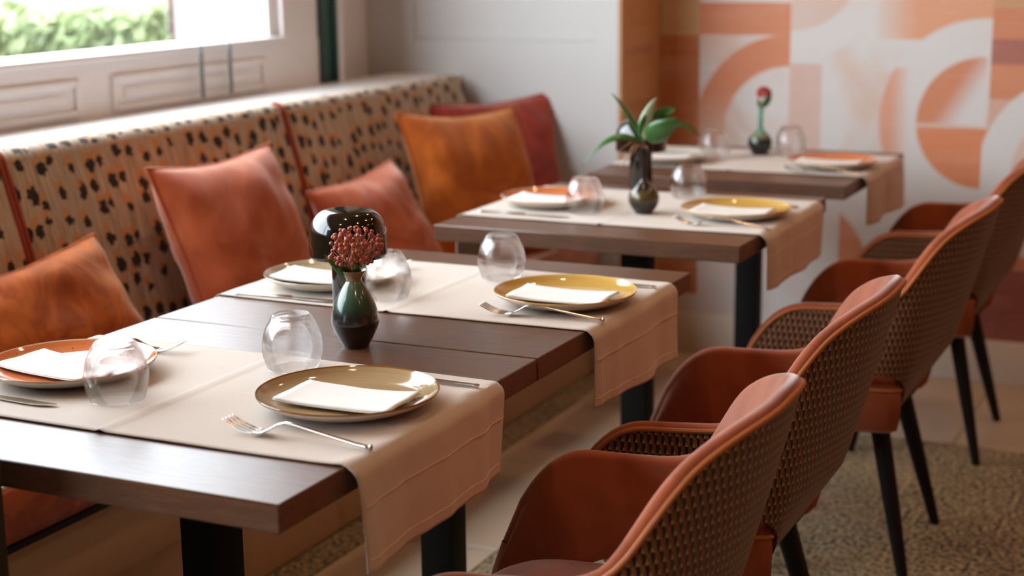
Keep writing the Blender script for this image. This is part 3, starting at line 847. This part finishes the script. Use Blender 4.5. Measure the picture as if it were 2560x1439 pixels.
# leafy cutting in the black vase
ch = thing('leafy_cutting', 'cutting with broad arching green leaves standing in the black vase', 'plant', (-.311, 1.950, TZ+.150))
def P(px, py, c=0.0): return L3((px-1603)/1090.0, (394-py)/1090.0, c)
leaf(ch, M['green_leaf'], P(1603, 385), P(1520, 320, -.04), P(1447, 432, -.05), .012, L3(.2, .5, 1), n=18)
leaf(ch, M['green_leaf'], P(1604, 380), P(1572, 300, .03), P(1524, 262, .04), .014, L3(.8, -.5, .5), n=18)
leaf(ch, M['pale_leaf'], P(1606, 375), P(1598, 330, .0), P(1632, 270, -.01), .015, L3(1, .3, .2), n=18)
leaf(ch, M['green_leaf'], P(1606, 372), P(1618, 320, .05), P(1684, 302, .02), .019, L3(.3, .9, -.2), n=18)
leaf(ch, M['green_leaf'], P(1614, 380), P(1632, 350, -.05), P(1682, 318, -.06), .026, L3(.5, -.8, .35), n=18)
leaf(ch, M['green_leaf'], P(1612, 375), P(1680, 310, .04), P(1744, 372, .03), .010, L3(.1, .7, .8), n=18)
leaf(ch, M['green_leaf'], P(1600, 378), P(1596, 340, .0), P(1604, 312, -.01), .010, L3(1, .2, .2), n=14)
bm = bmesh.new()
for (a, b) in (((1575, 395), (1545, 440)), ((1570, 385), (1535, 400)), ((1585, 395), (1560, 420))):
    tube_bm(bm, [P(1600, 388), P(a[0], a[1]-8, -.02), P(b[0], b[1], -.03)], [.0018, .0016, .0008], 6)
tube_bm(bm, [P(1603, 384), L3(0, -.03)], .0032, 8)
from_bm('aerial_roots', bm, M['stalk'], ch)
# red bud in the small vase
rb = thing('red_bud_stem', 'single dusty-red flower bud with a green leaf in the farthest vase', 'flower', (-.362, 3.020, TZ+.130))
def Q(px, py, c=0.0): return L3((px-1900)/862.0, (277-py)/862.0, c)
bm = bmesh.new(); tube_bm(bm, [L3(0, -.02), L3(0, .015), Q(1908, 250)], .0022, 6); from_bm('stem', bm, M['stalk'], rb)
leaf(rb, M['green_leaf'], Q(1903, 272), Q(1916, 258, -.01), Q(1924, 232, -.01), .011, L3(1, -.3, .2), n=10)
leaf(rb, M['green_leaf'], Q(1900, 274), Q(1896, 262, .01), Q(1894, 250, .01), .006, L3(1, 0, .2), n=8)
bm = bmesh.new(); bmesh.ops.create_icosphere(bm, subdivisions=1, radius=.0048)
me = bpy.data.meshes.new('bud'); bm.to_mesh(me); bm.free(); me.materials.append(M['bud'])
for p in me.polygons: p.use_smooth = True
for k in range(34):
    z_ = 1-1.6*(k+.5)/34; rr_ = math.sqrt(max(0, 1-z_*z_)); a = k*2.4
    mesh_obj('bud', me, rb, Q(1907, 236) + L3(rr_*math.cos(a)*.018, z_*.016, rr_*math.sin(a)*.018))

# blind cords
for y_, lab in ((2.125, 'thin grey blind cord with weight at the window, left of the pair'), (2.255, 'thin grey blind cord with weight at the window, right of the pair')):
    c_ = thing('blind_cord', lab, 'cord', (XW+.035, y_, .96), 0, 'pair of blind cords')
    bm = bmesh.new(); tube_bm(bm, [(0, 0, .13), (0, 0, 1.62)], .0012, 6); from_bm('cord', bm, M['cord'], c_)
    bm = bmesh.new(); tube_bm(bm, smooth_prof([(0, 0, 0), (0, 0, .01), (0, 0, .07), (0, 0, .13), (0, 0, .14)], 3), [.003] + [.0055]*8 + [.0045]*3 + [.002], 8); from_bm('weight', bm, M['cord'], c_)

# olive post at the left edge in front of the nearest table
po = thing('post_shade_screen', 'dark olive end post at the bottom left edge, with an unseen low screen added for shade', 'partition', (-.379, -.07, 0))
box_obj('post', M['dark_wood_post'], (-.030, .030, -.02, .02, 0, 1.32), po, bev=.004)
box_obj('panel', M['dark_wood_post'], (-.54, -.030, -.010, .010, .06, 1.28), po, bev=.003)  # unseen panel, added to keep window light off the table front
box_obj('top_rail', M['dark_wood_post'], (-.54, -.030, -.016, .016, 1.28, 1.32), po, bev=.003)
box_obj('foot_plate', M['black_metal'], (-.042, .042, -.03, .03, 0, .008), po, bev=.002)

# ------------------------------------------------------------------ chairs
PK = [(-.15, .181, -.0573), (0, .188, 0), (.15, .181, .0573), (.30, .164, .1146), (.45, .140, .170), (.58, .112, .2126), (.67, .070, .2355), (.80, -.045, .246), (1.0, -.185, .256), (1.15, -.30, .260)]
def plan(s):
    """s in -1..1 -> (x, y) of the plan curve at z = .6"""
    k = abs(s)
    i = max(j for j in range(1, len(PK)-2) if PK[j][0] <= k + 1e-9) if k < 1 else len(PK)-3
    i = min(i, len(PK)-3)
    p0, p1, p2, p3 = PK[i-1], PK[i], PK[i+1], PK[i+2]; h = p2[0]-p1[0]; u = (k-p1[0])/h
    r = []
    for q in (1, 2):
        m1 = (p2[q]-p0[q])/(p2[0]-p0[0])*h; m2 = (p3[q]-p1[q])/(p3[0]-p1[0])*h
        r.append((2*u**3-3*u*u+1)*p1[q] + (u**3-2*u*u+u)*m1 + (-2*u**3+3*u*u)*p2[q] + (u**3-u*u)*m2)
    return r[0], (r[1] if s >= 0 else -r[1])
def plan_n(s):
    e = .004; a = Vector(plan(max(-1, s-e))); b = Vector(plan(min(1, s+e))); t_ = (b-a).normalized()
    return Vector((t_.y, -t_.x))*1.0
def sm(a, b, x):
    t_ = min(1, max(0, (x-a)/(b-a))); return t_*t_*(3-2*t_)
def shell_pt(s, z, off=0.0):
    x, y = plan(s); n_ = plan_n(s)
    wgt = 1-sm(.15, .80, abs(s))
    x += wgt*.29*(z-.6)                                       # lean back
    if z < .50: x -= wgt*(.50-z)*.36
    if abs(s) > .7: x += (abs(s)-.7)/.3*(z-.6)*.28            # arm front slopes
    y *= 1 - .6*max(0, .46-z)
    return Vector((x+n_.x*off, y+n_.y*off, z))
def interp(tab, k):
    for (a, va), (b, vb) in zip(tab, tab[1:]):
        if k <= b: 
            u = (k-a)/(b-a); return va + (vb-va)*u*u*(3-2*u) if False else va + (vb-va)*u
    return tab[-1][1]
ZT = [(0, .809), (.08, .807), (.15, .801), (.22, .794), (.30, .784), (.38, .769), (.45, .750), (.52, .720), (.58, .681), (.63, .642), (.67, .620), (.72, .610), (.76, .608), (.82, .606), (1, .605)]
ZL = [(0, .318), (.26, .320), (.34, .330), (.40, .355), (.46, .392), (.52, .430), (.58, .458), (.64, .472), (.70, .476), (.76, .472), (.82, .452), (.89, .415), (1, .37)]
def smooth_tab(tab, k):
    return sum(interp(tab, min(1, max(0, abs(k+d)))) for d in (-.024, -.012, 0, .012, .024))/5
def ztop(s):
    k = abs(s); z = smooth_tab(ZT, k)
    if k > .84:
        u = (k-.84)/.16; z -= .15*(1-math.sqrt(max(0, 1-u**3)))
    return z
def zlow(s): return smooth_tab(ZL, abs(s))
def build_chair(label):
    h = thing('dining_chair', label, 'chair', (0, 0, 0), 0, 'velvet dining chairs with woven backs')
    TH = .0125
    NS = 96
    ss = [math.sin((-1+2*i/NS)*PI/2) for i in range(NS+1)]
    ss = [(-1+2*i/NS)*.55 + .45*math.sin((-1+2*i/NS)*PI/2) for i in range(NS+1)]
    # inner pad with rolled rim
    NV = 18; rimn = 7
    def row(i):
        s = ss[i]; zt, zb = ztop(s), zlow(s); out = []
        sa, sb_ = ss[max(i-1, 0)], ss[min(i+1, NS)]
        pa, pb = shell_pt(sa, ztop(sa)), shell_pt(sb_, ztop(sb_))
        tg = (pb-pa).normalized(); n3 = Vector((*plan_n(s), 0)); outd = n3.cross(tg).normalized()
        if outd.z < 0 and abs(s) < .98: outd = -outd
        if abs(s) >= .9 and outd.x > 0: outd = -outd
        return s, zt, zb, n3, outd
    bm = bmesh.new(); grid = []; seam = []; low_o = []
    for i in range(NS+1):
        s, zt, zb, n3, outd = row(i); r_ = []
        puff = lambda v: .010*math.sin(PI*v)
        for j in range(NV+1):
            v_ = j/NV; r_.append(shell_pt(s, zb+(zt-zb)*v_, -TH - puff(v_)))
        top = shell_pt(s, zt)
        for j in range(1, rimn+1):
            a = j/rimn*PI*.93
            r_.append(top - n3*(TH*math.cos(a)) + outd*(TH*.95*math.sin(a)))
        seam.append(r_[-1]); grid.append([bm.verts.new(p) for p in r_])
    for a, b in zip(grid, grid[1:]):
        for j in range(len(a)-1): bm.faces.new((a[j], b[j], b[j+1], a[j+1]))
    # front end caps of the arms
    from_bm('inner_upholstery', bm, M['chair_velvet'], h)
    # piping along the seam
    bm = bmesh.new(); tube_bm(bm, [p + Vector((0, 0, .0)) for p in seam], .0042, 8); from_bm('piping', bm, M['piping'], h)
    # outer shell
    bm = bmesh.new(); lay = bm.loops.layers.uv.verify(); g = []; uvs = []
    arc = 0; prev = None
    arcs = []
    for i in range(NS+1):
        p = shell_pt(ss[i], .6, TH)
        if prev is not None: arc += (p-prev).length
        prev = p; arcs.append(arc)
    NO = 22
    for i in range(NS+1):
        s, zt, zb, n3, outd = row(i); r_ = []; uu = []
        for j in range(NO+1):
            v_ = j/NO; z = zb + (seam[i].z-zb)*v_
            p = shell_pt(s, z, TH + .004*math.sin(PI*v_))
            if j == NO: p = seam[i]
            r_.append(bm.verts.new(p)); uu.append((arcs[i]-arcs[NS//2], z + .0))
        # bottom return to the inner side
        r_.insert(0, bm.verts.new(shell_pt(s, zb, -TH))); uu.insert(0, (arcs[i]-arcs[NS//2], zb-.04))
        g.append(r_); uvs.append(uu)
    for i in range(NS):
        for j in range(NO+1):
            F = bm.faces.new((g[i][j], g[i+1][j], g[i+1][j+1], g[i][j+1]))
            for lp_, (a, b) in zip(F.loops, ((i, j), (i+1, j), (i+1, j+1), (i, j+1))): lp_[lay].uv = uvs[a][b]
    from_bm('outer_back', bm, M['woven'], h)
    # arm front caps
    for i in (0, NS):
        bm = bmesh.new(); s, zt, zb, n3, outd = row(i); prev = None
        for j in range(NV+1):
            v_ = j/NV; z = zb+(zt-zb)*v_
            a = shell_pt(s, z, -TH-.010*math.sin(PI*v_)); b = shell_pt(s, z, TH+.004*math.sin(PI*v_)); mdl = (a+b)/2 + Vector((-.014, 0, 0))
            cur = [bm.verts.new(q) for q in (a, (a*.6+mdl*.4)+Vector((-.004, 0, 0)), mdl, (b*.6+mdl*.4)+Vector((-.004, 0, 0)), b)]
            if prev:
                for q in range(4): bm.faces.new((prev[q], prev[q+1], cur[q+1], cur[q]))
            prev = cur
        from_bm('arm_front', bm, M['chair_velvet'], h)
    # seat
    def seat_ring(f_, z):
        pts = []
        for k in range(56):
            a = 2*PI*k/56; cx, cy = math.cos(a), math.sin(a)
            ex = .38 if cx > 0 else .42
            x = (abs(cx)**ex)*(1 if cx > 0 else -1); y = (abs(cy)**.5)*(1 if cy > 0 else -1)
            pts.append((x*(.205 if cx < 0 else .158)*f_ - .02 - (.100*max(0, 1-(y/.90)**8)*min(1, cx*1.6) if cx > 0 else 0), y*.236*f_, z))
        return pts
    def seatlike(name, rings, mat):
        bm = bmesh.new(); RG = [[bm.verts.new(p) for p in seat_ring(f_, z)] for f_, z in rings]
        for a, b in zip(RG, RG[1:]):
            for k in range(56): bm.faces.new((a[k], a[(k+1) % 56], b[(k+1) % 56], b[k]))
        bm.faces.new(RG[0][::-1]); bm.faces.new(RG[-1]); return from_bm(name, bm, mat, h)
    st = seatlike('seat', [(.84, .335), (.93, .345), (.985, .372), (1.0, .405), (.995, .428), (.985, .435), (.955, .448), (.86, .460), (.6, .468), (.25, .470)], M['chair_velvet'])
    bm = bmesh.new(); rg = seat_ring(.985, .437); tube_bm(bm, rg + [rg[0]], .004, 6, cap=False); from_bm('seat_piping', bm, M['piping'], st)
    seatlike('seat_base', [(.68, .322), (.74, .326), (.80, .338)], M['black_metal'])
    for sx, sy in ((1, 1), (1, -1), (-1, 1), (-1, -1)):
        bm = bmesh.new()
        t0 = Vector((.045 if sx > 0 else -.15, sy*.135, .35)); t1 = Vector((.125 if sx > 0 else -.205, sy*.212, .006))
        tube_bm(bm, [t0, t0*.5+t1*.5, t1], [.021, .0175, .0115], 14); lg = from_bm('leg', bm, M['leg_wood'], h)
        bm = bmesh.new(); tube_bm(bm, [t1, t1+Vector((0, 0, -.006))], .011, 12); from_bm('glide', bm, M['black_metal'], lg)
    return h
CX = .197
chairs = [(CX, .454, .08, 'nearest velvet armchair, its woven back cut off by the bottom edge'),
          (CX-.014, 1.120, .07, 'second velvet armchair, its woven back sharpest in focus'),
          (CX, 2.035, .04, 'third velvet armchair, facing the table with the leafy vase'),
          (CX, 2.940, .03, 'farthest velvet armchair, cut off by the right edge before the mural')]
c0 = build_chair(chairs[0][3])
for i, (x, y, rz, lab) in enumerate(chairs):
    o = c0 if i == 0 else copy_tree(c0)
    o.location = (x, y, 0); o.rotation_euler = (0, 0, rz); o['label'] = lab
